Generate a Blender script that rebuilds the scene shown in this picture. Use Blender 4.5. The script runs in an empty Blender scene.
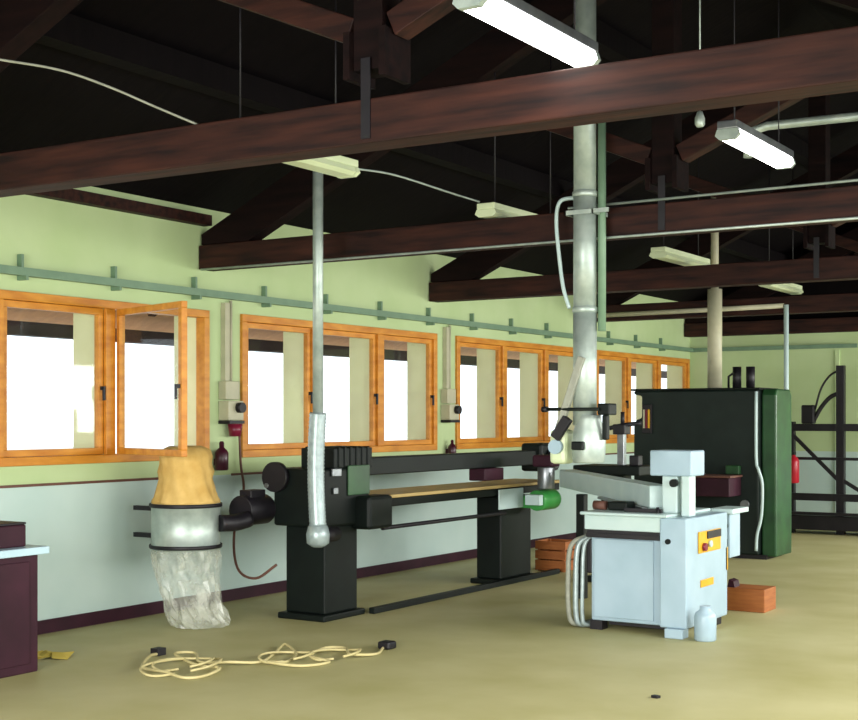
import bpy, bmesh, math, random
from mathutils import Vector, Matrix
random.seed(7)
sc = bpy.context.scene
COL = sc.collection
PI = math.pi

# ------------------------------------------------------------------ materials
def lin(h):
    h = h.lstrip('#')
    out = []
    for i in (0, 2, 4):
        c = int(h[i:i+2], 16) / 255
        out.append(c / 12.92 if c <= .04045 else ((c + .055) / 1.055) ** 2.4)
    return (*out, 1)

def mat(name, c1, c2=None, scale=6, rough=.6, metal=0, stretch=None, bump=0, detail=4, spec=.4):
    m = bpy.data.materials.new(name); m.use_nodes = True
    nt = m.node_tree; N = nt.nodes; L = nt.links
    b = N['Principled BSDF']
    b.inputs['Roughness'].default_value = rough
    b.inputs['Metallic'].default_value = metal
    b.inputs['Specular IOR Level'].default_value = spec
    tc = N.new('ShaderNodeTexCoord'); mp = N.new('ShaderNodeMapping')
    L.new(tc.outputs['Object'], mp.inputs[0])
    if stretch: mp.inputs['Scale'].default_value = stretch
    nz = N.new('ShaderNodeTexNoise'); nz.inputs['Scale'].default_value = scale; nz.inputs['Detail'].default_value = detail
    L.new(mp.outputs[0], nz.inputs['Vector'])
    cr = N.new('ShaderNodeValToRGB')
    cr.color_ramp.elements[0].position = .3; cr.color_ramp.elements[1].position = .7
    cr.color_ramp.elements[0].color = lin(c1); cr.color_ramp.elements[1].color = lin(c2 or c1)
    L.new(nz.outputs['Fac'], cr.inputs[0]); L.new(cr.outputs[0], b.inputs['Base Color'])
    if bump:
        bp = N.new('ShaderNodeBump'); bp.inputs['Strength'].default_value = bump; bp.inputs['Distance'].default_value = .02
        L.new(nz.outputs['Fac'], bp.inputs['Height']); L.new(bp.outputs[0], b.inputs['Normal'])
    return m

M = {}
M['floor'] = mat('concrete_floor', 'a8a26e', 'bcb688', 1.3, .55, bump=.05, detail=8, spec=.3)
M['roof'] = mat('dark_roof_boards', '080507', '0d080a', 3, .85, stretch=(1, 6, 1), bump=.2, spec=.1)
M['timber_shade'] = mat('shaded_timber', '0a0607', '1c0e0d', 2.2, .75, stretch=(.7, 7, 7), bump=.15, detail=8, spec=.1)  # upper truss timber, roof shade put into a darker colour
M['timber'] = mat('dark_red_timber', '100809', '3c1f17', 2.6, .65, stretch=(.7, 7, 7), bump=.15, detail=8, spec=.2)
M['pine'] = mat('orange_pine', 'b8701c', 'd89434', 3, .45, stretch=(5, 1.2, 5), detail=6)
M['eave'] = mat('eave_timber', 'c08a60', 'd29a6a', 3, .7, stretch=(1, 6, 6))
M['eave_dark'] = mat('eave_beam', '2a1c1c', '3c2826', 3, .8)
M['pier'] = mat('cream_pier_render', 'e2dcae', 'ece6ba', 5, .85)
M['maroon'] = mat('maroon_paint', '2c141e', '3a1b28', 5, .55, spec=.2)
M['greendk'] = mat('dark_green_machine_paint', '090f0d', '0e1613', 6, .5, spec=.2)
M['panel'] = mat('dark_green_panel_paint', '131d1a', '1a2622', 6, .5, spec=.25)
M['green'] = mat('green_machine_paint', '1c3c22', '28522c', 6, .4)
M['black'] = mat('black_iron', '0e0c12', '1a161c', 8, .5)
M['galv'] = mat('galvanised_steel', '9aa8a2', 'bcc8c0', 9, .45, .45)
M['steel'] = mat('bare_steel', '777c80', '9a9ea2', 9, .35, .8)
M['white'] = mat('white_machine_enamel', '96aebc', 'a4bac8', 4, .35)
M['white2'] = mat('white_painted_steel', 'b0c6c6', 'bccfcd', 5, .4)
M['pale'] = mat('pale_grey_plastic', 'a8a68c', 'b8b498', 8, .5)
M['greycable'] = mat('grey_green_trunking', '66826a', '728e74', 8, .5)
M['cloth'] = mat('yellow_beige_filter_cloth', 'c09a52', 'd6b46e', 7, .95, bump=.4)
M['cord'] = mat('cream_cord', 'b8ac78', 'c8bc8a', 12, .6)
M['wood'] = mat('orange_brown_wood', '8c4e22', 'a4622e', 5, .6, stretch=(1, 1, 9), bump=.1)
M['tabletop'] = mat('pale_wood_table', 'a99058', 'bfa66c', 4, .5, stretch=(8, 1, 8))
M['red'] = mat('red_paint', 'a01828', 'b42030', 6, .35)
M['crimson'] = mat('dark_crimson_plastic', '6a1428', '7a1c34', 6, .35)
M['bluewhite'] = mat('pale_blue_laminate', 'a8c4d0', 'b8d2dc', 5, .35)
M['yellow'] = mat('yellow_plastic', 'd09a1c', 'dca828', 6, .4)
M['bgreen'] = mat('bright_green_motor_paint', '2c7a34', '3a9044', 6, .4)
M['rubber'] = mat('grey_rubber_hose', '84867a', '989a8c', 14, .6)
M['hosegrey'] = mat('translucent_grey_hose', '8a989a', 'a4b2b2', 20, .35, .3)
M['paper'] = mat('yellow_scrap_paper', 'b8a040', 'c8b454', 9, .9)
M['ground'] = mat('pale_gravel', 'd4d4cc', 'e2e2dc', 20, .95)
M['lampwhite'] = mat('lamp_white_enamel', 'c4d0aa', 'ced8b4', 5, .4)
M['darkbottle'] = mat('dark_crimson_glass', '34101e', '481428', 6, .3)
M['brown'] = mat('brown_cable', '5a3a30', '6a463a', 9, .6)

def wall_mat():
    m = bpy.data.materials.new('two_tone_wall_paint'); m.use_nodes = True
    nt = m.node_tree; N = nt.nodes; L = nt.links; b = N['Principled BSDF']
    b.inputs['Roughness'].default_value = .85; b.inputs['Specular IOR Level'].default_value = .2
    g = N.new('ShaderNodeNewGeometry'); sp = N.new('ShaderNodeSeparateXYZ')
    L.new(g.outputs['Position'], sp.inputs[0])
    gt = N.new('ShaderNodeMath'); gt.operation = 'GREATER_THAN'; gt.inputs[1].default_value = 1.105
    L.new(sp.outputs['Z'], gt.inputs[0])
    nz = N.new('ShaderNodeTexNoise'); nz.inputs['Scale'].default_value = 1.6; nz.inputs['Detail'].default_value = 7
    L.new(g.outputs['Position'], nz.inputs['Vector'])
    def ramp(a, c):
        r = N.new('ShaderNodeValToRGB'); r.color_ramp.elements[0].position = .3; r.color_ramp.elements[1].position = .7
        r.color_ramp.elements[0].color = lin(a); r.color_ramp.elements[1].color = lin(c)
        L.new(nz.outputs['Fac'], r.inputs[0]); return r
    up = ramp('b0c490', 'bccd9e'); lo = ramp('b4cac4', 'c0d2cc')
    mx = N.new('ShaderNodeMix'); mx.data_type = 'RGBA'
    L.new(gt.outputs[0], mx.inputs[0]); L.new(lo.outputs[0], mx.inputs[6]); L.new(up.outputs[0], mx.inputs[7])
    L.new(mx.outputs[2], b.inputs['Base Color'])
    return m
M['wall'] = wall_mat()

def glass_mat():
    m = bpy.data.materials.new('window_glass'); m.use_nodes = True
    nt = m.node_tree; N = nt.nodes; L = nt.links
    out = N['Material Output']; N.remove(N['Principled BSDF'])
    t = N.new('ShaderNodeBsdfTransparent'); t.inputs[0].default_value = (.93, .96, .97, 1)
    gl = N.new('ShaderNodeBsdfGlossy'); gl.inputs['Roughness'].default_value = .03
    mx = N.new('ShaderNodeMixShader'); mx.inputs[0].default_value = .035
    L.new(t.outputs[0], mx.inputs[1]); L.new(gl.outputs[0], mx.inputs[2]); L.new(mx.outputs[0], out.inputs[0])
    return m
M['glass'] = glass_mat()

def plastic_mat():
    m = bpy.data.materials.new('clear_plastic_bag'); m.use_nodes = True
    nt = m.node_tree; N = nt.nodes; L = nt.links
    out = N['Material Output']; b = N['Principled BSDF']
    b.inputs['Base Color'].default_value = lin('cfd2c4'); b.inputs['Roughness'].default_value = .22
    t = N.new('ShaderNodeBsdfTransparent'); mx = N.new('ShaderNodeMixShader')
    tc = N.new('ShaderNodeTexCoord'); nz = N.new('ShaderNodeTexNoise'); nz.inputs['Scale'].default_value = 7; nz.inputs['Detail'].default_value = 5
    L.new(tc.outputs['Object'], nz.inputs['Vector'])
    cr = N.new('ShaderNodeValToRGB'); cr.color_ramp.elements[0].position = .35; cr.color_ramp.elements[1].position = .68
    cr.color_ramp.elements[0].color = (.1, .1, .1, 1); cr.color_ramp.elements[1].color = (.55, .55, .55, 1)
    L.new(nz.outputs['Fac'], cr.inputs[0]); L.new(cr.outputs[0], mx.inputs[0])
    L.new(t.outputs[0], mx.inputs[1]); L.new(b.outputs[0], mx.inputs[2]); L.new(mx.outputs[0], out.inputs[0])
    return m
M['plastic'] = plastic_mat()

def emit(name, col, s):
    m = bpy.data.materials.new(name); m.use_nodes = True
    b = m.node_tree.nodes['Principled BSDF']
    b.inputs['Base Color'].default_value = (.8, .8, .8, 1)
    b.inputs['Emission Color'].default_value = col; b.inputs['Emission Strength'].default_value = s
    return m
M['tube_on'] = emit('lit_fluorescent_tube', (1, .98, .93, 1), 16)

# ------------------------------------------------------------------ mesh builder (world coordinates)
class MB:
    def __init__(s): s.bm = bmesh.new()
    def box(s, x0, x1, y0, y1, z0, z1):
        v = [s.bm.verts.new(p) for p in ((x0,y0,z0),(x1,y0,z0),(x1,y1,z0),(x0,y1,z0),(x0,y0,z1),(x1,y0,z1),(x1,y1,z1),(x0,y1,z1))]
        for f in ((3,2,1,0),(4,5,6,7),(0,1,5,4),(1,2,6,5),(2,3,7,6),(3,0,4,7)): s.bm.faces.new([v[i] for i in f])
        return s
    def obox(s, p0, p1, w, h, up=(0,0,1)):
        """bar of width w and height h from p0 to p1"""
        p0, p1 = Vector(p0), Vector(p1); d = (p1-p0).normalized(); up = Vector(up)
        sd = d.cross(up)
        if sd.length < 1e-4: sd = d.cross(Vector((0,1,0)))
        sd.normalize(); u = sd.cross(d).normalized()
        v = []
        for p in (p0, p1):
            for a, b in ((-1,-1),(1,-1),(1,1),(-1,1)): v.append(s.bm.verts.new(p + sd*a*w/2 + u*b*h/2))
        for f in ((3,2,1,0),(4,5,6,7),(0,1,5,4),(1,2,6,5),(2,3,7,6),(3,0,4,7)): s.bm.faces.new([v[i] for i in f])
        return s
    def tube(s, pts, r, n=10, smooth=0, closed=True):
        P = [Vector(p) for p in pts]
        if smooth and len(P) > 2:
            Q = []
            E = [P[0]*2-P[1]] + P + [P[-1]*2-P[-2]]
            for i in range(1, len(E)-2):
                a, b, c, d = E[i-1:i+3]
                for k in range(smooth):
                    t = k/smooth
                    Q.append(.5*((2*b)+(c-a)*t+(2*a-5*b+4*c-d)*t*t+(3*b-a-3*c+d)*t**3))
            Q.append(P[-1]); P = Q
        R = r if isinstance(r, (list, tuple)) else [r]*len(P)
        if len(R) != len(P): R = [R[min(len(R)-1, int(i*len(R)/len(P)))] for i in range(len(P))]
        t0 = (P[1]-P[0]).normalized()
        a = Vector((0,0,1)) if abs(t0.z) < .9 else Vector((1,0,0))
        nrm = t0.cross(a).normalized(); rings = []
        for i, p in enumerate(P):
            t = (P[min(i+1,len(P)-1)]-P[max(i-1,0)])
            if t.length < 1e-9: t = t0
            t.normalize(); nrm = (nrm - t*nrm.dot(t))
            if nrm.length < 1e-6: nrm = t.orthogonal()
            nrm.normalize(); b = t.cross(nrm)
            rings.append([s.bm.verts.new(p + (nrm*math.cos(2*PI*k/n)+b*math.sin(2*PI*k/n))*R[i]) for k in range(n)])
        for A, B in zip(rings, rings[1:]):
            for k in range(n):
                f = s.bm.faces.new((A[k], A[(k+1)%n], B[(k+1)%n], B[k])); f.smooth = True
        if closed:
            s.bm.faces.new(rings[0][::-1]); s.bm.faces.new(rings[-1])
        return s
    def cyl(s, p0, p1, r, n=20, r2=None): return s.tube([p0, p1], [r, r if r2 is None else r2], n)
    def lathe(s, c, prof, n=32, wob=0, cap=True):
        rings = []
        for j, (r, z) in enumerate(prof):
            rings.append([s.bm.verts.new((c[0]+(r*(1+wob*math.sin(k*1.9+j*.8)*random.uniform(.3,1)))*math.cos(2*PI*k/n),
                          c[1]+(r*(1+wob*math.sin(k*1.9+j*.8)*random.uniform(.3,1)))*math.sin(2*PI*k/n), c[2]+z)) for k in range(n)])
        for A, B in zip(rings, rings[1:]):
            for k in range(n):
                f = s.bm.faces.new((A[k], A[(k+1)%n], B[(k+1)%n], B[k])); f.smooth = True
        if cap: s.bm.faces.new(rings[0][::-1]); s.bm.faces.new(rings[-1])
        return s
    def prism(s, poly, axis, a, b):
        """poly of 2D points extruded along axis from a to b; axis 'y' -> (x,z), 'x' -> (y,z), 'z' -> (x,y)"""
        def mk(p, t): return {'y': (p[0], t, p[1]), 'x': (t, p[0], p[1]), 'z': (p[0], p[1], t)}[axis]
        A = [s.bm.verts.new(mk(p, a)) for p in poly]; B = [s.bm.verts.new(mk(p, b)) for p in poly]
        n = len(poly); s.bm.faces.new(A[::-1]); s.bm.faces.new(B)
        for k in range(n): s.bm.faces.new((A[k], A[(k+1)%n], B[(k+1)%n], B[k]))
        return s
    def build(s, name, m, parent=None, bevel=0, loc=None):
        off = Vector(parent['_o']) if parent else Vector(loc or (0,0,0))
        bmesh.ops.recalc_face_normals(s.bm, faces=s.bm.faces[:])
        for v in s.bm.verts: v.co -= off
        me = bpy.data.meshes.new(name); s.bm.to_mesh(me); s.bm.free()
        me.materials.append(M[m])
        o = bpy.data.objects.new(name, me); COL.objects.link(o)
        if parent: o.parent = parent
        else: o.location = off
        o['_o'] = list(off)
        if bevel:
            bv = o.modifiers.new('bevel', 'BEVEL'); bv.width = bevel; bv.segments = 2; bv.limit_method = 'ANGLE'; bv.angle_limit = .7
        return o

def tag(o, label=None, cat=None, group=None, kind=None):
    if label: o['label'] = label
    if cat: o['category'] = cat
    if group: o['group'] = group
    if kind: o['kind'] = kind
    return o
def thing(name, label, cat, loc, group=None, kind=None):
    o = bpy.data.objects.new(name, None); COL.objects.link(o); o.location = loc; o['_o'] = list(loc)
    o.empty_display_size = .1
    return tag(o, label, cat, group, kind)
def struct(mb, name, m, bevel=0):
    return tag(mb.build(name, m, bevel=bevel), kind='structure')
def copy_tree(o, parent=None):
    c = o.copy(); COL.objects.link(c)
    if parent: c.parent = parent
    for ch in list(o.children): copy_tree(ch, c)
    return c

# ------------------------------------------------------------------ setting
W = 8.4; Y0 = -1.5; Y1 = 19.88; EAVE = 3.39; TH = .32; SL = .46; RX = 4.2
ZS, ZH = 1.28, 2.5
BAYS = [[5.32,6.4,7.49,8.64],[9.07,10.15,11.24,12.33],[12.75,13.85,14.93,16.0],[16.4,17.49,18.59,19.8]]
BAY0 = [[1.6,2.7,3.8,4.9]]
struct(MB().box(-TH, W+TH, Y0-.3, Y1+.3, -.2, 0), 'floor', 'floor')

def side_wall(name, xa, xb, bays):
    mb = MB(); ys = []
    for b in bays:
        for a, c in zip(b, b[1:]): ys.append((a+.05, c-.05))
    mb.box(xa, xb, Y0, Y1, 0, ZS); mb.box(xa, xb, Y0, Y1, ZH, EAVE)
    y = Y0
    for a, c in ys:
        mb.box(xa, xb, y, a, ZS, ZH); y = c
    mb.box(xa, xb, y, Y1, ZS, ZH)
    return struct(mb, name, 'wall')
side_wall('wall_left', -TH, 0, BAY0+BAYS)
side_wall('wall_right', W, W+TH, BAY0+BAYS)
struct(MB().box(-TH, W+TH, Y1, Y1+.3, 0, 2.88), 'wall_back', 'wall')
gx = [(-TH, 2.88), (W+TH, 2.88), (W+TH, EAVE-.05), (RX, EAVE+SL*RX-.02), (-TH, EAVE-.05)]
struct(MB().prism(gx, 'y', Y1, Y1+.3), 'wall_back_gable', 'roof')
mb = MB(); mb.box(-TH, 2.2, Y0-.3, Y0, 0, EAVE); mb.box(7.4, W+TH, Y0-.3, Y0, 0, EAVE); mb.box(2.2, 7.4, Y0-.3, Y0, 3.0, EAVE)
struct(mb, 'wall_front', 'wall')
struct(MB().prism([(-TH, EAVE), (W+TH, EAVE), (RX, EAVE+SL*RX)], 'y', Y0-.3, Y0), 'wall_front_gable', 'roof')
XE = -2.15
ze = EAVE+SL*XE
roof = [(XE, ze), (RX, EAVE+SL*RX), (2*RX-XE, ze), (2*RX-XE, ze+.12), (RX, EAVE+SL*RX+.14), (XE, ze+.12)]
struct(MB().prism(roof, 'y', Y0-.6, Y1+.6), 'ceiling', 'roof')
# skirting, dado ledge, dark strip high on the left wall, purlins
struct(MB().box(0, .018, Y0, Y1, 0, .1), 'baseboard_left', 'maroon')
struct(MB().box(0, W, Y1-.018, Y1, 0, .1), 'baseboard_back', 'maroon')
struct(MB().box(0, .012, Y0, 8.5, 1.095, 1.115).box(0, .012, 8.95, Y1, 1.095, 1.115), 'trim_1', 'brown')
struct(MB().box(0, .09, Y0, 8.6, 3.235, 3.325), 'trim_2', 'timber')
k = 3
for x in (1.5, 3.1, 5.3, 6.9):
    z = EAVE+SL*min(x, W-x)
    struct(MB().box(x-.08, x+.08, Y0, Y1, z-.22, z-.04), 'trim_%d' % k, 'roof'); k += 1
# eaves outside the left wall
mb = MB()
y = Y0
while y < Y1+2:
    mb.obox((-TH, y, EAVE-SL*TH-.075), (-1.5, y, EAVE-SL*1.5-.075), .09, .085); y += .55
struct(mb, 'trim_%d' % k, 'timber'); k += 1
struct(MB().prism([(-TH-.01, EAVE-SL*TH-.03), (XE, ze-.03), (XE, ze-.005), (-TH-.01, EAVE-SL*TH-.005)], 'y', Y0, Y1+3), 'trim_%d' % k, 'eave'); k += 1
struct(MB().box(-1.72, -1.56, Y0, Y1+4, 2.33, 2.45), 'trim_%d' % k, 'eave_dark'); k += 1
struct(MB().box(-60, -TH-.02, -20, 70, -.4, -.3), 'ground', 'ground')
struct(MB().box(W+TH+.02, 60, -20, 70, -.4, -.3), 'ground_right', 'ground')

# windows
def frame_bars(mb, x0, x1, ya, yb, za, zb, w):
    mb.box(x0, x1, ya, yb, zb-w, zb); mb.box(x0, x1, ya, yb, za, za+w)
    mb.box(x0, x1, ya, ya+w, za+w, zb-w); mb.box(x0, x1, yb-w, yb, za+w, zb-w)
def window(n, ys, side, open_i=None):
    # side=+1: room is towards +X from the plane x=0 ; -1: right wall
    X = 0 if side > 0 else W
    def bx(a, b): return (X+a, X+b) if side > 0 else (X-b, X-a)
    root = thing('window_%d' % n, None, None, (X, ys[0], ZS), kind='structure')
    mb = MB(); x0, x1 = bx(-.07, .03); w = .065
    mb.box(x0, x1, ys[0], ys[-1], ZH-w+.02, ZH+.02); mb.box(x0, x1, ys[0], ys[-1], ZS-.03, ZS+w-.03)
    for i, y in enumerate(ys):
        a, b = (y, y+w) if i == 0 else (y-w, y) if i == len(ys)-1 else (y-.05, y+.05)
        mb.box(x0, x1, a, b, ZS+w-.03, ZH-w+.02)
    mb.build('frame', 'pine', root, .005)
    for i in range(len(ys)-1):
        a = ys[i]+(.067 if i == 0 else .052); b = ys[i+1]-(.067 if i == len(ys)-2 else .052)
        za, zb = ZS+w-.028, ZH-w+.018
        mb = MB(); xs = bx(-.05, .0); frame_bars(mb, xs[0], xs[1], a, b, za, zb, .05)
        g = MB(); gxs = bx(-.03, -.024); g.box(gxs[0], gxs[1], a+.04, b-.04, za+.04, zb-.04)
        hb = MB(); hx = bx(0, .035); hb.box(hx[0], hx[1], b-.035, b-.015, za+.5, za+.53); hb.box(*bx(.025, .04), b-.035, b-.015, za+.42, za+.53)
        if i == open_i:
            piv = Vector((x1+.005, a, 0)); R = Matrix.Rotation(-math.radians(108), 4, 'Z')
            for q in (mb, g, hb):
                for v in q.bm.verts:
                    p = v.co - Vector((0, a, 0)); v.co = R @ Vector((p.x, p.y, p.z)) + piv
        s = mb.build('sash', 'pine', root, .004); s['_o'] = root['_o']
        g.build('pane', 'glass', s); hb.build('handle', 'black', s)
    return root
window(1, BAYS[0], 1, 2)
for i in (1, 2, 3): window(i+1, BAYS[i], 1)
window(5, BAY0[0], 1)
for i, b in enumerate(BAY0+BAYS): window(6+i, b, -1)
# cream rendered reveals of the masonry piers between the panes
for b in BAY0+BAYS:
    mb = MB()
    for a, c in zip(b, b[1:]):
        mb.box(-TH-.01, -.072, c-.056, c-.05, ZS, ZH); mb.box(-TH-.01, -.072, a+.05, a+.056, ZS, ZH)
    struct(mb, 'trim_%d' % k, 'pier'); k += 1

# ------------------------------------------------------------------ roof trusses
TY = [5.01, 8.52, 12.18, 15.86, 19.6]
ZB, ZT = 2.86, 3.065
def make_truss(y):
    r = thing('roof_truss', 'x', 'roof truss', (RX, y, ZB), 'timber roof trusses')
    a, b = y, y+.18
    MB().box(.01, W-.01, a, b, ZB, ZT).build('tie_beam', 'timber', r, .008)
    for sgn in (1, -1):
        fx = (lambda x: x) if sgn > 0 else (lambda x: W-x)
        poly = [(fx(.02), ZT+.005), (fx(.53), ZT+.005), (fx(RX-.11), ZB+SL*(RX-.11)), (fx(RX-.11), ZB+SL*(RX-.11)+.29), (fx(.02), ZB+.30)]
        MB().prism(poly, 'y', a+.02, b-.02).build('rafter', 'timber_shade', r, .006)
        MB().obox((fx(RX-.11), y+.09, 3.40), (fx(2.62), y+.09, 4.03), .12, .12).build('strut', 'timber', r, .006)
    MB().box(RX-.08, RX+.08, a+.01, b-.01, 3.2, 5.05).build('king_post', 'timber_shade', r, .006)
    for g0, g1 in ((RX-.115, RX-.081), (RX+.081, RX+.115)): MB().box(g0, g1, a-.02, b+.02, 3.16, 3.38).build('gusset_plate', 'timber_shade', r)
    MB().box(RX-.025, RX+.025, a-.008, a-.001, ZB+.02, 3.25).build('steel_strap', 'black', r)
    return r
tr = make_truss(TY[0])
TL = ['nearest dark timber roof truss, its tie beam crossing the whole top of the room',
      'second dark timber roof truss, just behind the tall galvanised duct clamped to it',
      'third dark timber roof truss, landing on the wall between the second and third windows',
      'fourth dark timber roof truss, with a long pale conduit under its tie beam',
      'farthest dark timber roof truss, lying against the back wall']
for i, y in enumerate(TY):
    o = tr if i == 0 else copy_tree(tr)
    o.location.y = y; o['label'] = TL[i]
    o.rotation_euler.z = .02 if i == 0 else 0

# ------------------------------------------------------------------ fluorescent lamps
def make_lamp(lit, label, group):
    x, y, z = 0, 0, 3.105
    r = thing('fluorescent_lamp', label, 'ceiling lamp', (0, 0, 3.105), group)
    MB().box(-.075, .075, -.59, .59, z+.055, z+.1).build('housing', 'steel' if lit else 'lampwhite', r, .006)
    mb = MB().prism([(-.07, z+.054), (-.085, z+.02), (-.055, z), (.055, z), (.085, z+.02), (.07, z+.054)], 'y', -.55, .55)
    mb.build('diffuser', 'tube_on' if lit else 'lampwhite', r)
    for s in (-1, 1):
        MB().prism([(-.075, z+.054), (-.09, z+.02), (-.058, z-.003), (.058, z-.003), (.09, z+.02), (.075, z+.054)], 'y', s*.57-.019, s*.57+.019).build('end_cap', 'galv' if lit else 'lampwhite', r)
        MB().cyl((0, s*.45, z+.1), (0, s*.45, z+1.5), .005, 6).build('suspension_rod', 'black', r)
    return r
GA = 'unlit fluorescent lamps in the row nearer the windows'; GB = 'lit fluorescent lamps in the row right of the ridge'
la = make_lamp(False, 'x', GA)
for i, (x, y, L) in enumerate([(2.83, 6.19, 'unlit fluorescent lamp just under the nearest beam, above the slim vertical duct'),
                               (2.85, 9.05, 'unlit fluorescent lamp half hidden behind the second roof beam, with a cable running to it'),
                               (2.85, 12.3, 'unlit fluorescent lamp seen above the third roof beam, left of the pale duct'),
                               (2.83, 15.5, 'farthest unlit fluorescent lamp, high up over the dark green machine')]):
    o = la if i == 0 else copy_tree(la)
    o.location = (x, y, 3.075 if i == 1 else 3.105); o['label'] = L
lb = make_lamp(True, 'glowing white fluorescent lamp at the top centre, cut off by the nearest roof beam', GB)
lb.location = (5.2, 4.74, 3.12); lb.scale = (.75, .86, 1)
o = copy_tree(lb); o.location = (5.23, 7.43, 3.105); o['label'] = 'glowing white fluorescent lamp at upper right, beneath the horizontal pipe'

# ------------------------------------------------------------------ wall services
r = thing('cable_trunking', 'long grey-green cable trunking running along the wall above the orange windows', 'cable trunking', (0, 10, 2.63))
MB().box(.05, .09, 1, Y1-.02, 2.63, 2.69).build('channel', 'greycable', r)
MB().box(.05, 2.6, Y1-.09, Y1-.05, 2.63, 2.69).build('channel', 'greycable', r)
y = 4.75
while y < 19.5:
    MB().box(.001, .05, y-.011, y+.011, 2.6, 2.79).box(.05, .1, y-.012, y+.012, 2.6, 2.63).build('bracket', 'greycable', r); y += .925
def drop_pipe(y, z0, label):
    mb = MB().box(.001, .05, y-.045, y+.015, z0, 2.6).cyl((.03, y+.05, z0), (.03, y+.05, 2.625), .014, 8)
    return tag(mb.build('conduit_drop', 'pale', loc=(.02, y, z0)), label, 'conduit', 'vertical conduits between the windows')
drop_pipe(8.86, 1.925, 'pale vertical conduit between the first and second windows')
drop_pipe(12.53, 1.925, 'pale vertical conduit between the second and third windows')
def switch_box(y, red, label):
    r = thing('switch_box', label, 'switch box', (0, y, 1.6), 'switch boxes between the windows')
    MB().box(.001, .09, y-.1, y+.08, 1.76, 1.92).build('upper_housing', 'pale', r, .008)
    MB().box(.001, .12, y-.1, y+.1, 1.58, 1.75).build('lower_housing', 'pale', r, .008)
    MB().cyl((.12, y+.03, 1.69), (.17, y+.03, 1.69), .045, 16).build('rotary_knob', 'black', r)
    MB().box(.001, .13, y-.1, y+.1, 1.55, 1.578).build('base_flange', 'black', r)
    if red: MB().cyl((.08, y+.03, 1.44), (.08, y+.03, 1.549), .05, 16, .065).build('plug_socket', 'crimson', r)
    return r
switch_box(8.88, True, 'grey switch box with a dark knob and crimson socket, left of the second window')
switch_box(12.54, False, 'grey switch box with a dark knob, left of the third window')
def bottle(y, z, s, label):
    mb = MB().lathe((.075, y, z), [(.05*s, 0), (.058*s, .01), (.058*s, .15*s), (.045*s, .175*s), (.022*s, .195*s), (.022*s, .235*s), (.014*s, .25*s)], 18)
    mb.box(.0005, .03, y-.02, y+.02, z+.04, z+.1)
    return tag(mb.build('hand_extinguisher', 'darkbottle', loc=(.075, y, z)), label, 'fire extinguisher', 'dark bottles on the wall')
bottle(8.74, 1.15, 1, 'dark crimson bottle-shaped extinguisher on the wall below the red-based switch box')
bottle(12.56, 1.16, .8, 'small dark bottle-shaped extinguisher on the wall below the second switch box')
tag(MB().tube([(.05,9.0,1.54),(.05,9.02,1.2),(.1,9.0,.95),(.25,8.7,.62),(.5,8.45,.36),(.75,8.38,.3),(.95,8.4,.42)], .011, 8, 6).build('power_cable', 'brown', loc=(.05,9,.3)),
    'thin brown cable looping down the wall from the switch box to the dark green machine', 'cable')

# conduits on the beams
def conduit(pts, rr, m, label, group=None):
    return tag(MB().tube(pts, rr, 8).build('conduit', m, loc=pts[0]), label, 'conduit', group)
conduit([(3.5, 8.503, 3.085), (8.38, 8.503, 3.105)], .009, 'galv', 'thin metal conduit along the top edge of the second roof beam')
conduit([(.05, 8.503, 2.855), (8.38, 8.503, 2.855)], .009, 'galv', 'thin metal conduit along the bottom edge of the second roof beam')
conduit([(.1, 15.82, 2.93), (2.76, 15.82, 2.95)], .03, 'pale', 'pale conduit along the face of the fourth roof beam')
tag(MB().tube([(2.79,15.82,2.96),(2.79,15.82,.02)], .03, 8).build('conduit', 'white2', loc=(2.79,15.82,0)), 'slim white pipe standing upright behind the green column end of the large machine', 'pipe')
tag(MB().tube([(2.89,3.7,3.17),(2.91,4.01,3.2),(2.94,4.33,3.22),(2.99,4.59,3.19),(3.07,4.82,3.13),(3.18,5.04,3.06)], .006, 6, 6).build('lamp_cable', 'rubber', loc=(2.9,5.16,3.13)),
    'thin sagging grey cable at upper left, above the nearest roof beam', 'cable', 'lamp cables under the roof')
tag(MB().tube([(2.83,6.83,3.17),(2.83,7.3,3.2),(2.84,8.0,3.18),(2.85,8.37,3.17)], .007, 6, 6).build('lamp_cable', 'galv', loc=(2.83,7.5,3.17)),
    'thin grey cable strung between the two nearest unlit lamps', 'cable', 'lamp cables under the roof')
tag(MB().tube([(4.87,8.32,3.27),(4.875,8.32,3.37),(4.91,8.32,3.44),(5.0,8.32,3.46),(6.0,8.32,3.445),(8.39,8.32,3.44)], .028, 10).build('elbow_pipe', 'galv', loc=(4.75,8.3,3.36)),
    'horizontal grey metal pipe with an elbow at upper right, above the lit lamp', 'pipe')
JX, JZ = 4.84, 3.33
tag(MB().lathe((JX,7.55,JZ), [(.02,0),(.03,.015),(.03,.05),(.015,.09)], 12).cyl((JX,7.55,JZ+.08),(JX,7.55,EAVE+SL*(W-JX)-.05),.005,6).build('junction_box', 'galv', loc=(JX,7.55,JZ)),
    'small round pale junction box hanging left of the right-hand lit lamp', 'junction box')

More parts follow.
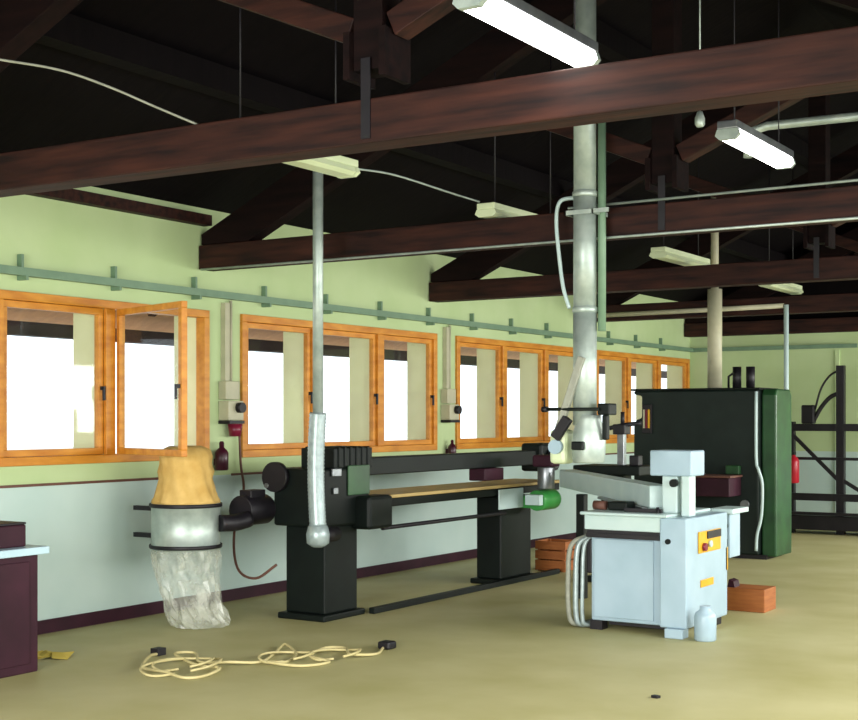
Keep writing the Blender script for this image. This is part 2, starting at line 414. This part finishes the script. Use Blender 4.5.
# ------------------------------------------------------------------ slim duct of the long sander
X, Y = 1.6, 8.09
r = thing('slim_extraction_duct', 'slim vertical galvanised duct ending in a clear hose at the dark green sander', 'extraction duct', (X, Y, .66))
MB().cyl((X, Y, 1.62), (X, Y, 3.95), .04, 16).build('pipe', 'galv', r)
mb = MB(); P = []; R = []
for i in range(61):
    t = i/60; z = 1.64 - t*.86
    P.append((X-.02*math.sin(t*PI), Y, z)); R.append(.062 + .005*(i % 2))
mb.tube(P, R, 16).build('flexible_hose', 'hosegrey', r)
MB().lathe((X, Y, .62), [(.04,0),(.085,.03),(.09,.1),(.075,.16),(.064,.17)], 20).build('hood', 'hosegrey', r, 0)
MB().tube([(X, Y+.0, .7), (X-.03, Y+.16, .7), (X-.06, Y+.3, .7)], .06, 12).build('inlet_spout', 'black', r)

# ------------------------------------------------------------------ large duct clamped to second truss
X, Y = 3.69, 8.38
r = thing('large_extraction_duct', 'thick galvanised duct rising from the white saw past the roof beams', 'extraction duct', (X, Y, 1.2))
mb = MB()
for a, b, rr in ((1.55, 2.35, .082), (2.35, 3.15, .08), (3.15, 4.95, .078)): mb.cyl((X, Y, a), (X, Y, b), rr, 24)
mb.build('pipe', 'galv', r)
for z in (2.35, 3.15): MB().lathe((X, Y, z-.02), [(.082,0),(.088,.005),(.088,.035),(.082,.04)], 24).build('joint_ring', 'galv', r)
MB().box(X-.11, X+.11, Y-.1, Y-.086, 3.0, 3.03).box(X-.11, X-.097, Y-.1, 8.518, 3.0, 3.03).box(X+.097, X+.22, Y-.1, Y-.086, 3.0, 3.03).box(X+.097, X+.11, Y-.1, 8.518, 3.0, 3.03).build('clamp', 'galv', r)
MB().tube([(X+.115, Y+.03, 2.2), (X+.115, Y+.03, 3.7)], .028, 12).build('side_pipe', 'greycable', r)
MB().tube([(3.70,8.37,3.12),(3.55,8.37,3.13),(3.495,8.36,3.09),(3.48,8.36,2.95),(3.51,8.35,2.7),(3.55,8.33,2.5),(3.6,8.32,2.36)], .014, 8, 6).build('bleed_hose', 'white2', r)
MB().lathe((X+.03, Y, 1.29), [(.105,0),(.112,.01),(.118,.15),(.105,.23),(.085,.3),(.083,.33)], 24).build('hood', 'galv', r)
MB().obox((X+.02,Y-.09,2.02), (X-.16,Y-.11,1.48), .05, .05).build('diagonal_strut', 'rubber', r, .006)
MB().cyl((X-.27,Y-.12,1.66),(X+.16,Y-.12,1.66),.012,8).build('handle_bar', 'greendk', r)
MB().cyl((X-.27,Y-.12,1.66),(X-.23,Y-.12,1.66),.02,8).build('grip', 'black', r)
MB().obox((X-.17,Y-.12,1.46),(X-.07,Y-.12,1.6),.045,.07).build('lever', 'black', r, .005)
MB().box(X+.13,X+.22,Y-.08,Y+.05,1.62,1.7).box(X+.15,X+.19,Y-.05,Y,1.45,1.621).build('valve', 'greendk', r, .01)
MB().box(X-.24,X-.11,Y-.08,Y+.08,1.28,1.52).build('blower_housing', 'lampwhite', r, .03)
MB().cyl((X-.175,Y-.081,1.4),(X-.175,Y-.12,1.4),.05,16).build('motor_cap', 'white', r)
MB().box(X-.03,X+.06,Y-.16,Y-.125,1.38,1.44).build('gauge', 'greendk', r, .01)

# ------------------------------------------------------------------ dust collector by the window
X, Y = .62, 7.7
r = thing('dust_collector', 'silver drum dust collector with yellow cloth bag above and clear plastic bag below', 'dust collector', (X, Y, 0))
MB().lathe((X, Y, .59), [(.262,0),(.272,.01),(.272,.03),(.264,.035),(.264,.32),(.272,.325),(.272,.345),(.262,.355)], 40).build('drum', 'galv', r)
for z in (.60, .915):
    MB().lathe((X, Y, z), [(.274,0),(.28,.004),(.28,.026),(.274,.03)], 40, cap=False).build('clamp_band', 'black', r)
MB().lathe((X, Y, .945), [(.255,0),(.252,.02),(.232,.07),(.215,.12),(.2,.18),(.205,.24),(.19,.3),(.2,.36),(.18,.41),(.12,.44)], 40, wob=.09).build('filter_bag', 'cloth', r)
# sagging clear bag
mb = MB(); prof = []
random.seed(3)
n = 40; rings = []
lv = [(.262,.59,0),(.255,.53,0),(.25,.45,.01),(.235,.36,.02),(.225,.27,.04),(.22,.18,.06),(.225,.1,.09),(.23,.045,.12),(.21,.008,.13)]
for j, (rad, z, sh) in enumerate(lv):
    ring = []
    for q in range(n):
        a = 2*PI*q/n
        rr = rad*(1+(.0 if j < 1 else .07)*math.sin(q*2.3+j*1.7)+(0 if j < 1 else random.uniform(-.05,.05)))
        ring.append(mb.bm.verts.new((X+sh*1.0+rr*math.cos(a), Y+sh*.2+rr*math.sin(a), z+(0 if j in (0, len(lv)-1) else random.uniform(-.02,.02)))))
    rings.append(ring)
for A, B in zip(rings, rings[1:]):
    for q in range(n): mb.bm.faces.new((A[q], A[(q+1)%n], B[(q+1)%n], B[q]))
mb.bm.faces.new(rings[-1])
mb.build('plastic_bag', 'plastic', r)
for z in (.67, .88): MB().box(.17, X-.24, Y-.11, Y-.07, z, z+.035).build('wall_bracket', 'black', r)
MB().tube([(X+.26,Y+.1,.79),(X+.31,Y+.22,.79),(.95,8.05,.81)], .065, 14, 4).build('intake_pipe', 'black', r)

# ------------------------------------------------------------------ long dark green sander
r = thing('stroke_sander', 'long dark green stroke sander standing on two pedestals under the windows', 'woodworking machine', (1.25, 8.4, 0))
MB().box(.99, 1.46, 8.36, 8.92, 0, .05).box(1.03, 1.42, 8.42, 8.86, .05, .74).build('pedestal', 'greendk', r, .012)
MB().box(1.15, 1.5, 11.12, 11.85, 0, .05).box(1.19, 1.46, 11.18, 11.8, .05, .84).build('pedestal', 'greendk', r, .012)
MB().box(.95, 1.46, 8.36, 8.98, .74, 1.2).build('head', 'greendk', r, .02)
mb = MB().box(1.12, 1.45, 8.5, 9.03, 1.2, 1.36)
for q in range(6): mb.box(1.12, 1.462, 8.55+q*.08, 8.58+q*.08, 1.21, 1.37)
mb.build('motor_cowl', 'greendk', r, .008)
MB().box(1.462, 1.475, 8.66, 8.96, .98, 1.22).build('cover_plate', 'green', r, .006)
MB().box(1.462, 1.48, 8.44, 8.56, 1.14, 1.2).box(1.462, 1.478, 8.46, 8.52, 1.0, 1.05).build('name_plate', 'steel', r, .004)
MB().box(1.4, 1.6, 8.78, 9.12, .7, .97).build('gearbox', 'greendk', r, .03)
MB().cyl((1.0, 8.3, 1.13), (1.0, 8.35, 1.13), .12, 24).build('pulley', 'black', r)
MB().cyl((.93, 8.345, 1.06), (.93, 8.29, 1.06), .02, 10).build('tension_knob', 'steel', r)
mb = MB().cyl((.86, 8.06, .87), (.86, 8.36, .87), .12, 20).box(.8, .92, 8.12, 8.3, .96, 1.03).box(.84, .96, 8.2, 8.36, .8, .9)
mb.build('motor', 'black', r, .006)
MB().box(1.2, 1.34, 8.98, 12.3, 1.12, 1.27).build('upper_beam', 'greendk', r, .01)
MB().box(1.15, 1.4, 12.15, 12.55, 1.05, 1.34).build('end_housing', 'greendk', r, .03)
w = MB().cyl((1.41, 12.34, 1.17), (1.46, 12.34, 1.17), .11, 24).build('belt_wheel', 'black', r)
MB().lathe((0,0,0), [(.09,0),(.105,.004),(.105,.012),(.09,.016)], 24, cap=False)
MB().tube([(1.465, 12.34+.075*math.cos(a*PI/12), 1.17+.075*math.sin(a*PI/12)) for a in range(25)], .012, 8).build('rim', 'steel', w)
MB().box(.98, 1.5, 9.12, 12.35, .86, .93).build('table', 'greendk', r, .008)
MB().box(.96, 1.52, 9.1, 12.37, .932, .962).build('table_top', 'tabletop', r, .006)
MB().box(1.22, 1.4, 10.98, 11.35, 1.0, 1.118).build('pressure_pad', 'maroon', r, .01)
MB().cyl((1.5, 9.1, .69), (1.5, 11.19, .69), .018, 10).build('guide_rod', 'black', r)
MB().box(1.47, 1.53, 8.95, 12.3, 0, .05).build('floor_rail', 'greendk', r, .006)
MB().box(1.52, 1.535, 11.02, 11.5, .73, .92).build('guard_plate', 'white2', r, .004)
MB().cyl((1.7, 11.45, .80), (1.7, 11.8, .80), .1, 20).box(1.45, 1.7, 11.5, 11.75, .72, .84).build('feed_motor', 'bgreen', r, .008)
MB().box(1.62, 1.78, 11.37, 11.44, .76, .86).build('motor_plate', 'white2', r, .005)
MB().cyl((1.72, 11.62, .91), (1.72, 11.62, 1.12), .085, 20).build('canister', 'steel', r, .006)
MB().box(1.61, 1.83, 11.53, 11.71, 1.125, 1.24).build('canister_cap', 'maroon', r, .02)

# ------------------------------------------------------------------ white panel saw
r = thing('panel_saw', 'white enamelled panel saw with a long receding arm and tall square column', 'panel saw', (3.75, 9.6, 0))
MB().box(3.35, 4.06, 9.2, 10.02, .07, .84).build('cabinet', 'white', r, .012)
MB().box(3.3, 4.0, 9.1, 10.0, .872, .895).box(3.32, 4.02, 9.14, 10.02, .76, .872).build('table', 'white2', r, .008)
MB().box(3.34, 3.93, 9.128, 9.141, .705, .735).box(3.34, 3.93, 9.15, 9.199, .70, .76).build('slot', 'black', r)
MB().box(3.38, 3.86, 9.185, 9.199, .1, .69).build('front_panel', 'white', r, .004)
MB().box(3.93, 4.14, 9.13, 9.99, .07, .87).build('side_cabinet', 'white', r, .012)
for x, y in ((3.39, 9.25), (3.39, 9.94), (4.04, 9.94)): MB().box(x-.05, x+.05, y-.05, y+.05, 0, .07).build('foot', 'black', r)
MB().box(3.98, 4.12, 9.1, 9.22, 0, .07).build('foot', 'white', r, .006)
MB().box(3.45, 3.9, 9.3, 9.9, .03, .069).build('plinth', 'black', r)
MB().cyl((4.0, 9.128, .70), (4.0, 9.11, .70), .02, 14).build('knob', 'greendk', r)
# right face controls
p = MB().box(4.141, 4.155, 9.35, 9.8, .6, .76).build('control_panel', 'yellow', r, .006)
MB().box(4.156, 4.165, 9.5, 9.78, .7, .755).build('display', 'black', p)
MB().cyl((4.156, 9.43, .645), (4.18, 9.43, .645), .03, 14).build('stop_button', 'crimson', p)
MB().cyl((4.156, 9.55, .66), (4.175, 9.55, .66), .025, 14).build('push_button', 'white2', p)
MB().box(4.141, 4.15, 9.4, 9.66, .345, .40).build('warning_plate', 'yellow', r, .003)
MB().box(4.1, 4.14, 9.95, 10.0, .42, .6).build('edge_plate', 'yellow', r, .003)
# column and its head
MB().box(3.88, 4.0, 9.3, 9.45, .895, 1.17).build('column', 'white2', r, .01)
MB().box(4.03, 4.1, 9.3, 9.42, .872, 1.22).build('column', 'white2', r, .01)
MB().box(3.79, 4.12, 9.28, 9.55, 1.17, 1.36).build('column_head', 'white', r, .012)
MB().cyl((3.99,9.28,1.12),(3.99,9.24,1.12),.03,14).build('lock_knob', 'greendk', r)
# long arm
MB().obox((3.84, 9.36, 1.01), (1.98, 11.56, 1.02), .16, .17).build('arm', 'white2', r, .012)
MB().obox((3.72, 9.36, .915), (2.9, 10.33, .925), .05, .02).build('arm_rail', 'steel', r)
MB().box(2.50, 2.58, 10.68, 10.76, 0, .925).build('arm_leg', 'greendk', r, .006)
MB().box(3.42, 3.58, 9.34, 9.5, .896, .96).build('clamp_block', 'greendk', r, .01)
MB().cyl((3.3,9.36,.93),(3.4,9.36,.93),.035,12).build('clamp_knob', 'brown', r)
MB().box(3.6, 3.9, 9.24, 9.27, .896, .925).build('fence', 'black', r, .003)
MB().cyl((3.88,9.22,.8),(3.88,9.22,.94),.012,8).build('stop_pin', 'black', r)
# right extension table and box
MB().box(3.98, 4.17, 10.03, 10.4, .85, .89).build('extension_table', 'white2', r, .006)
b = MB().box(4.02, 4.12, 10.1, 10.34, .5, .849).build('electrics_box', 'white', r, .008)
MB().cyl((4.07,10.099,.75),(4.07,10.07,.75),.035,16).build('knob', 'greendk', b)
MB().box(4.04,4.1,10.09,10.099,.58,.65).build('switch', 'greendk', b)
# hoses on the left
for q, (dx, rr, m) in enumerate(((-.15, .02, 'rubber'), (-.09, .022, 'hosegrey'), (-.04, .016, 'hosegrey'))):
    MB().tube([(3.34+dx*.3, 9.25, .70), (3.33+dx, 9.2, .62), (3.33+dx*1.1, 9.18, .35), (3.33+dx, 9.17, .1), (3.34+dx*.8, 9.2, .03), (3.42+dx, 9.4, .03)], rr, 10, 6).build('hose', m, r)
MB().box(3.3,3.345,9.22,9.34,.42,.68).build('valve_block', 'black', r, .01)

tag(MB().lathe((4.27,9.16,0), [(.07,0),(.078,.01),(.08,.17),(.07,.2),(.04,.225),(.04,.25)], 20).build('canister', 'white', loc=(4.27,9.16,0)),
    'small pale canister on the floor at the front right corner of the white saw', 'canister')
tag(MB().box(3.87,4.2,10.7,11.0,0,.19).build('wood_block', 'wood', bevel=.006, loc=(4.04,10.85,0)), 'orange-brown wooden block on the floor right of the white saw', 'wood block')
tag(MB().prism([(3.875,.191),(3.94,.191),(3.93,.24),(3.89,.255)], 'y', 10.72, 10.85).build('wood_offcut', 'maroon', loc=(3.9,10.78,.191)), 'small dark offcut lying on top of the orange-brown wooden block', 'offcut')
c = thing('wooden_crate', 'orange-brown wooden crate on the floor behind the far pedestal of the sander', 'crate', (1.36, 12.5, 0))
A0 = 1.19
mb = MB()
for z in (.03, .13, .23):
    mb.box(A0, A0+.35, 12.4, 12.42, z, z+.085); mb.box(A0+.33, A0+.35, 12.42, 12.7, z, z+.085)
    mb.box(A0, A0+.02, 12.42, 12.7, z, z+.085); mb.box(A0+.02, A0+.33, 12.68, 12.7, z, z+.085)
mb.box(A0, A0+.35, 12.4, 12.7, .01, .029)
mb.build('slats', 'wood', c)
mb = MB()
for x in (A0+.02, A0+.30):
    for y in (12.42, 12.65): mb.box(x, x+.03, y, y+.03, 0, .31)
mb.build('corner_posts', 'wood', c)

# ------------------------------------------------------------------ dark stand with a T handle
r = thing('press_stand', 'dark workshop stand with a T-handled upright, behind the white saw arm', 'workshop stand', (2.45, 11.5, 0))
MB().box(2.25, 2.75, 11.35, 11.75, 0, .06).box(2.38, 2.62, 11.45, 11.65, .06, 1.05).build('pedestal', 'greendk', r, .01)
MB().box(2.15, 2.85, 11.3, 11.8, 1.05, 1.14).build('table', 'greendk', r, .01)
MB().box(2.53, 2.6, 11.5, 11.57, 1.14, 1.5).build('upright', 'steel', r, .005)
MB().box(2.50, 2.63, 11.46, 11.6, 1.44, 1.54).build('head', 'black', r, .01)
MB().tube([(2.45,11.5,1.50),(2.58,11.53,1.53),(2.75,11.58,1.55)], .022, 10, 4).cyl((2.575,11.53,1.53),(2.575,11.53,1.66),.02,10).build('handle', 'black', r)
MB().box(2.7, 2.8, 11.4, 11.5, 1.14, 1.24).build('vice', 'black', r, .01)
r.location.x -= .21; r.location.y += .46

# ------------------------------------------------------------------ large dark green machine
r = thing('wide_machine', 'large dark green box-shaped machine with a brighter green end column at the right', 'woodworking machine', (2.2, 15, 0))
pts = [(1.32,.55),(1.3,.6),(1.3,1.5),(1.33,1.58),(1.4,1.6),(1.4,1.86),(1.3,1.88),(1.3,1.92),(2.82,1.92),(2.82,.05),(1.85,.05),(1.85,.5),(1.4,.5)]
MB().prism(pts, 'y', 14.7, 15.35).build('body', 'panel', r, .02)
MB().box(1.85, 2.9, 14.74, 15.3, 0, .05).build('base', 'black', r)
mb = MB().prism([(14.78,.03),(14.78,1.86),(14.82,1.93),(15.3,1.93),(15.36,1.86),(15.36,.03)], 'x', 2.83, 3.0)
mb.build('end_column', 'green', r, .02)
MB().box(1.27, 2.84, 14.68, 15.37, 1.921, 1.945).build('top_plate', 'greendk', r, .006)
for x in (2.50, 2.66):
    MB().cyl((x, 14.9, 1.945), (x, 14.9, 2.19), .05, 16).build('exhaust_stub', 'black', r)
MB().tube([(2.40,14.9,1.95),(2.40,14.9,2.08),(2.46,14.9,2.12)], .014, 8).build('lever', 'black', r)
MB().tube([(2.80,14.68,1.9),(2.80,14.68,1.15),(2.83,14.67,1.02),(2.87,14.68,.85),(2.86,14.68,.5),(2.81,14.68,.28),(2.80,14.68,.1)], .018, 8, 5).build('cable_hose', 'white2', r)
MB().box(1.42, 1.54, 14.67, 14.7, 1.42, 1.76).build('switch_panel', 'black', r, .006)
for x, m in ((1.45, 'pale'), (1.48, 'crimson'), (1.51, 'yellow')):
    MB().box(x-.01, x+.01, 14.655, 14.669, 1.48, 1.7).build('indicator', m, r)
MB().box(1.95, 2.62, 14.3, 14.7, .72, .93).build('feed_table', 'maroon', r, .01)
MB().box(1.93, 2.64, 14.28, 14.7, .931, .955).build('feed_table_top', 'brown', r, .005)
MB().box(2.46, 2.62, 14.62, 14.699, .96, 1.06).build('side_bracket', 'green', r, .01)
MB().cyl((2.67,14.699,.62),(2.67,14.66,.62),.05,16).build('hand_wheel', 'steel', r)
tag(MB().cyl((2.16,15.1,1.946),(2.16,15.1,3.12),.085,20).cyl((2.16,15.1,3.12),(2.16,15.1,4.25),.045,20).build('extraction_duct', 'pale', loc=(2.16,15.1,1.946)),
    'pale yellowish duct rising from the top of the large dark green machine', 'extraction duct')

# ------------------------------------------------------------------ dark steel rack by back wall
r = thing('steel_rack', 'dark steel frame rack with diagonal brace and curved arms by the back wall', 'rack', (2.7, 18.5, 0))
for x, zt in ((2.04, 1.55), (2.73, 2.32), (3.6, 2.32), (4.47, 2.32)):
    MB().box(x-.055, x+.055, 18.4, 18.5, 0, zt).build('post', 'black', r, .004)
MB().box(2.0, 4.55, 18.36, 18.40, 1.42, 1.52).build('rail', 'black', r)
MB().box(2.0, 4.55, 18.37, 18.40, 1.02, 1.06).build('rail', 'black', r)
MB().box(2.0, 4.55, 18.36, 18.40, .46, .56).build('rail', 'black', r)
MB().box(1.98, 4.6, 18.3, 18.9, .06, .26).build('bottom_shelf', 'black', r, .01)
MB().box(1.98, 4.6, 18.25, 18.3, .27, .31).build('front_lip', 'black', r)
MB().obox((2.06, 18.42, 1.38), (2.7, 18.42, .75), .03, .05).build('brace', 'black', r)
MB().obox((2.76, 18.42, .75), (3.5, 18.42, .3), .03, .05).build('brace', 'black', r)
MB().box(2.2, 2.38, 18.38, 18.5, 1.521, 1.78).build('winch_block', 'black', r, .02)
MB().tube([(2.38,18.44,1.72),(2.46,18.44,2.0),(2.58,18.44,2.18),(2.72,18.44,2.26)], .015, 8, 6).build('curved_arm', 'black', r)
MB().tube([(2.36,18.44,1.56),(2.46,18.44,1.74),(2.58,18.44,1.88),(2.70,18.44,1.94)], .03, 8, 6).build('curved_arm', 'black', r)
e = thing('fire_extinguisher', 'red fire extinguisher hanging on the dark rack beside the large green machine', 'fire extinguisher', (2.12, 18.3, .7))
MB().lathe((2.13, 18.28, .7), [(.06,0),(.075,.015),(.075,.3),(.055,.35),(.025,.37),(.025,.39)], 20).build('cylinder', 'red', e)
MB().box(2.11, 2.15, 18.25, 18.33, 1.09, 1.13).box(2.1,2.16,18.34,18.368,.95,1.0).build('valve', 'black', e)
struct(MB().box(2.27, 2.33, Y1-.03, Y1, 0, 2.6), 'trim_%d' % k, 'wall'); k += 1

# ------------------------------------------------------------------ maroon cabinet at left edge
r = thing('workbench', 'dark maroon cabinet bench with a pale blue top at the left edge', 'workbench', (.85, 5.2, 0))
MB().box(.52, 1.12, 4.6, 5.8, 0, .74).build('cabinet', 'maroon', r, .008)
for q in range(2):
    d = MB().box(1.12, 1.135, 4.66+q*.55, 5.17+q*.55, .06, .7).build('door', 'maroon', r, .004)
    MB().box(1.136, 1.15, 5.1 if q == 0 else 5.24, 5.12 if q == 0 else 5.26, .42, .54).build('handle', 'black', d)
MB().box(.48, 1.17, 4.55, 5.85, .742, .79).build('top', 'bluewhite', r, .006)
t = thing('tool_box', 'dark tool box on the pale blue bench top at the left edge', 'tool box', (.8, 5.3, .791))
MB().box(.74, 1.08, 5.2, 5.74, .791, .93).build('body', 'maroon', t, .01)
MB().box(.74, 1.08, 5.2, 5.74, .931, .945).build('lid', 'black', t, .004)
MB().tube([(.9,5.3,.945),(.9,5.32,.985),(.9,5.6,.985),(.9,5.62,.945)], .012, 8).build('handle', 'greycable', t)

# ------------------------------------------------------------------ cord on the floor and scraps
cp = [(1.38,6.6),(1.44,6.46),(1.6,6.23),(1.74,6.16),(1.91,6.11),(2.1,6.08),(2.16,6.2),(2.11,6.39),(1.91,6.43),(1.69,6.53),(1.51,6.63),(1.57,6.76),(1.82,6.53),(2.03,6.58),(2.15,6.74),(2.02,7.05),(1.91,7.3),(2.17,7.09),(2.29,6.83),(2.24,6.71),(2.46,6.77),(2.53,6.98),(2.34,7.03),(2.19,7.38),(2.31,7.46),(2.52,7.23),(2.62,7.38),(2.53,7.6)]
r = thing('extension_cord', 'cream extension cord lying in loose tangled loops on the floor', 'extension cord', (2, 6.8, 0))
mb = MB()
mb.tube([(x, y, .014+.012*(i % 3 == 1)) for i, (x, y) in enumerate(cp)], .010, 8, 8)
for (cx, cy, rr, sq) in ((1.8, 6.4, .22, .5), (1.85, 6.33, .3, .4), (2.2, 6.95, .2, .6), (2.42, 7.2, .2, .55)):
    mb.tube([(cx+rr*math.cos(a)*(1+.15*math.sin(a*3))*.6+rr*math.sin(a)*sq*.5, cy+rr*math.sin(a)*1.0-rr*math.cos(a)*.4, .014+.014*(1+math.sin(a*2))) for a in [i*2*PI/20 for i in range(20)]], .0085, 8, 3)
mb.build('cable', 'cord', r)
MB().box(1.33,1.40,6.58,6.66,.001,.05).cyl((1.34,6.66,.025),(1.34,6.7,.025),.006,6).build('plug', 'black', r, .012)
MB().box(2.48,2.58,7.6,7.7,.001,.055).build('socket', 'black', r, .014)
mb = MB(); random.seed(5)
for q in range(3):
    x, y = .72+q*.08, 6.12+q*.05
    a = q*1.1
    vs = [mb.bm.verts.new((x+dx*math.cos(a)-dy*math.sin(a), y+dx*math.sin(a)+dy*math.cos(a), .002+dz)) for dx, dy, dz in ((-.09,-.05,0),(.09,-.06,.02),(.1,.05,.0),(0,.07,.035),(-.1,.05,.01),(0,0,.03))]
    for a1, b1 in ((0,1),(1,2),(2,3),(3,4),(4,0)): mb.bm.faces.new((vs[a1], vs[b1], vs[5]))
sp = mb.build('paper_scrap', 'paper', loc=(.78,6.17,0))
sm = sp.modifiers.new('thickness', 'SOLIDIFY'); sm.thickness = .002; sm.offset = 1
tag(sp, 'crumpled yellow paper scrap on the floor beside the maroon bench', 'paper scrap')
tag(MB().prism([(4.71,7.12),(4.75,7.11),(4.76,7.14),(4.72,7.15)], 'z', 0, .015).build('floor_scrap', 'black', loc=(4.73,7.13,0)), 'tiny dark scrap alone on the open floor in the foreground', 'scrap')

# ------------------------------------------------------------------ light
wd = bpy.data.worlds.new('World'); sc.world = wd; wd.use_nodes = True
bg = wd.node_tree.nodes['Background']; bg.inputs[0].default_value = (.93, .96, 1.0, 1); bg.inputs[1].default_value = 2.3
def area(name, loc, rot, sx, sy, e, col=(1, 1, 1), spread=150):
    l = bpy.data.lights.new(name, 'AREA'); l.shape = 'RECTANGLE'; l.size = sx; l.size_y = sy; l.energy = e; l.color = col
    l.spread = math.radians(spread)
    o = bpy.data.objects.new(name, l); COL.objects.link(o); o.location = loc; o.rotation_euler = rot
    return o
def aim(o, d): o.rotation_euler = Vector(d).to_track_quat('-Z', 'Y').to_euler()
for i, b in enumerate(BAY0+BAYS):
    o = area('window_fill', (W-.1, (b[0]+b[-1])/2, 1.9), (0,0,0), 1.15, 3.2, (145, 135, 140, 180, 260)[i], (1, .99, .95), 140)  # added fill lamp at each unseen right-hand window, brightens wall and floor
    aim(o, (-1, 0, -.42))
    # long side along Y
    o.data.size, o.data.size_y = 3.2, 1.15
o = area('front_fill', (4.8, Y0+.05, 1.55), (0,0,0), 4.8, 2.6, 420, (1, .99, .95), 140); aim(o, (-.1, 1, -.5)); o.data.spread = math.radians(115)  # added fill lamp in the unseen front wall opening, brightens floor and saw

# ------------------------------------------------------------------ camera
cam = bpy.data.cameras.new('camera'); co = bpy.data.objects.new('camera', cam); COL.objects.link(co)
co.location = (7.704, 0, 1.6); co.rotation_euler = (PI/2, 0, math.radians(32.27))
cam.sensor_width = 36; cam.lens = 36*1332/858; cam.shift_y = 58/858; cam.clip_start = .05
sc.camera = co
for o in bpy.data.objects:
    if '_o' in o: del o['_o']
sc.view_settings.view_transform = 'Standard'; sc.view_settings.look = 'None'
sc.view_settings.exposure = 0; sc.view_settings.gamma = 1
sc.cycles.use_denoising = True
sc.cycles.max_bounces = 8; sc.cycles.transparent_max_bounces = 16
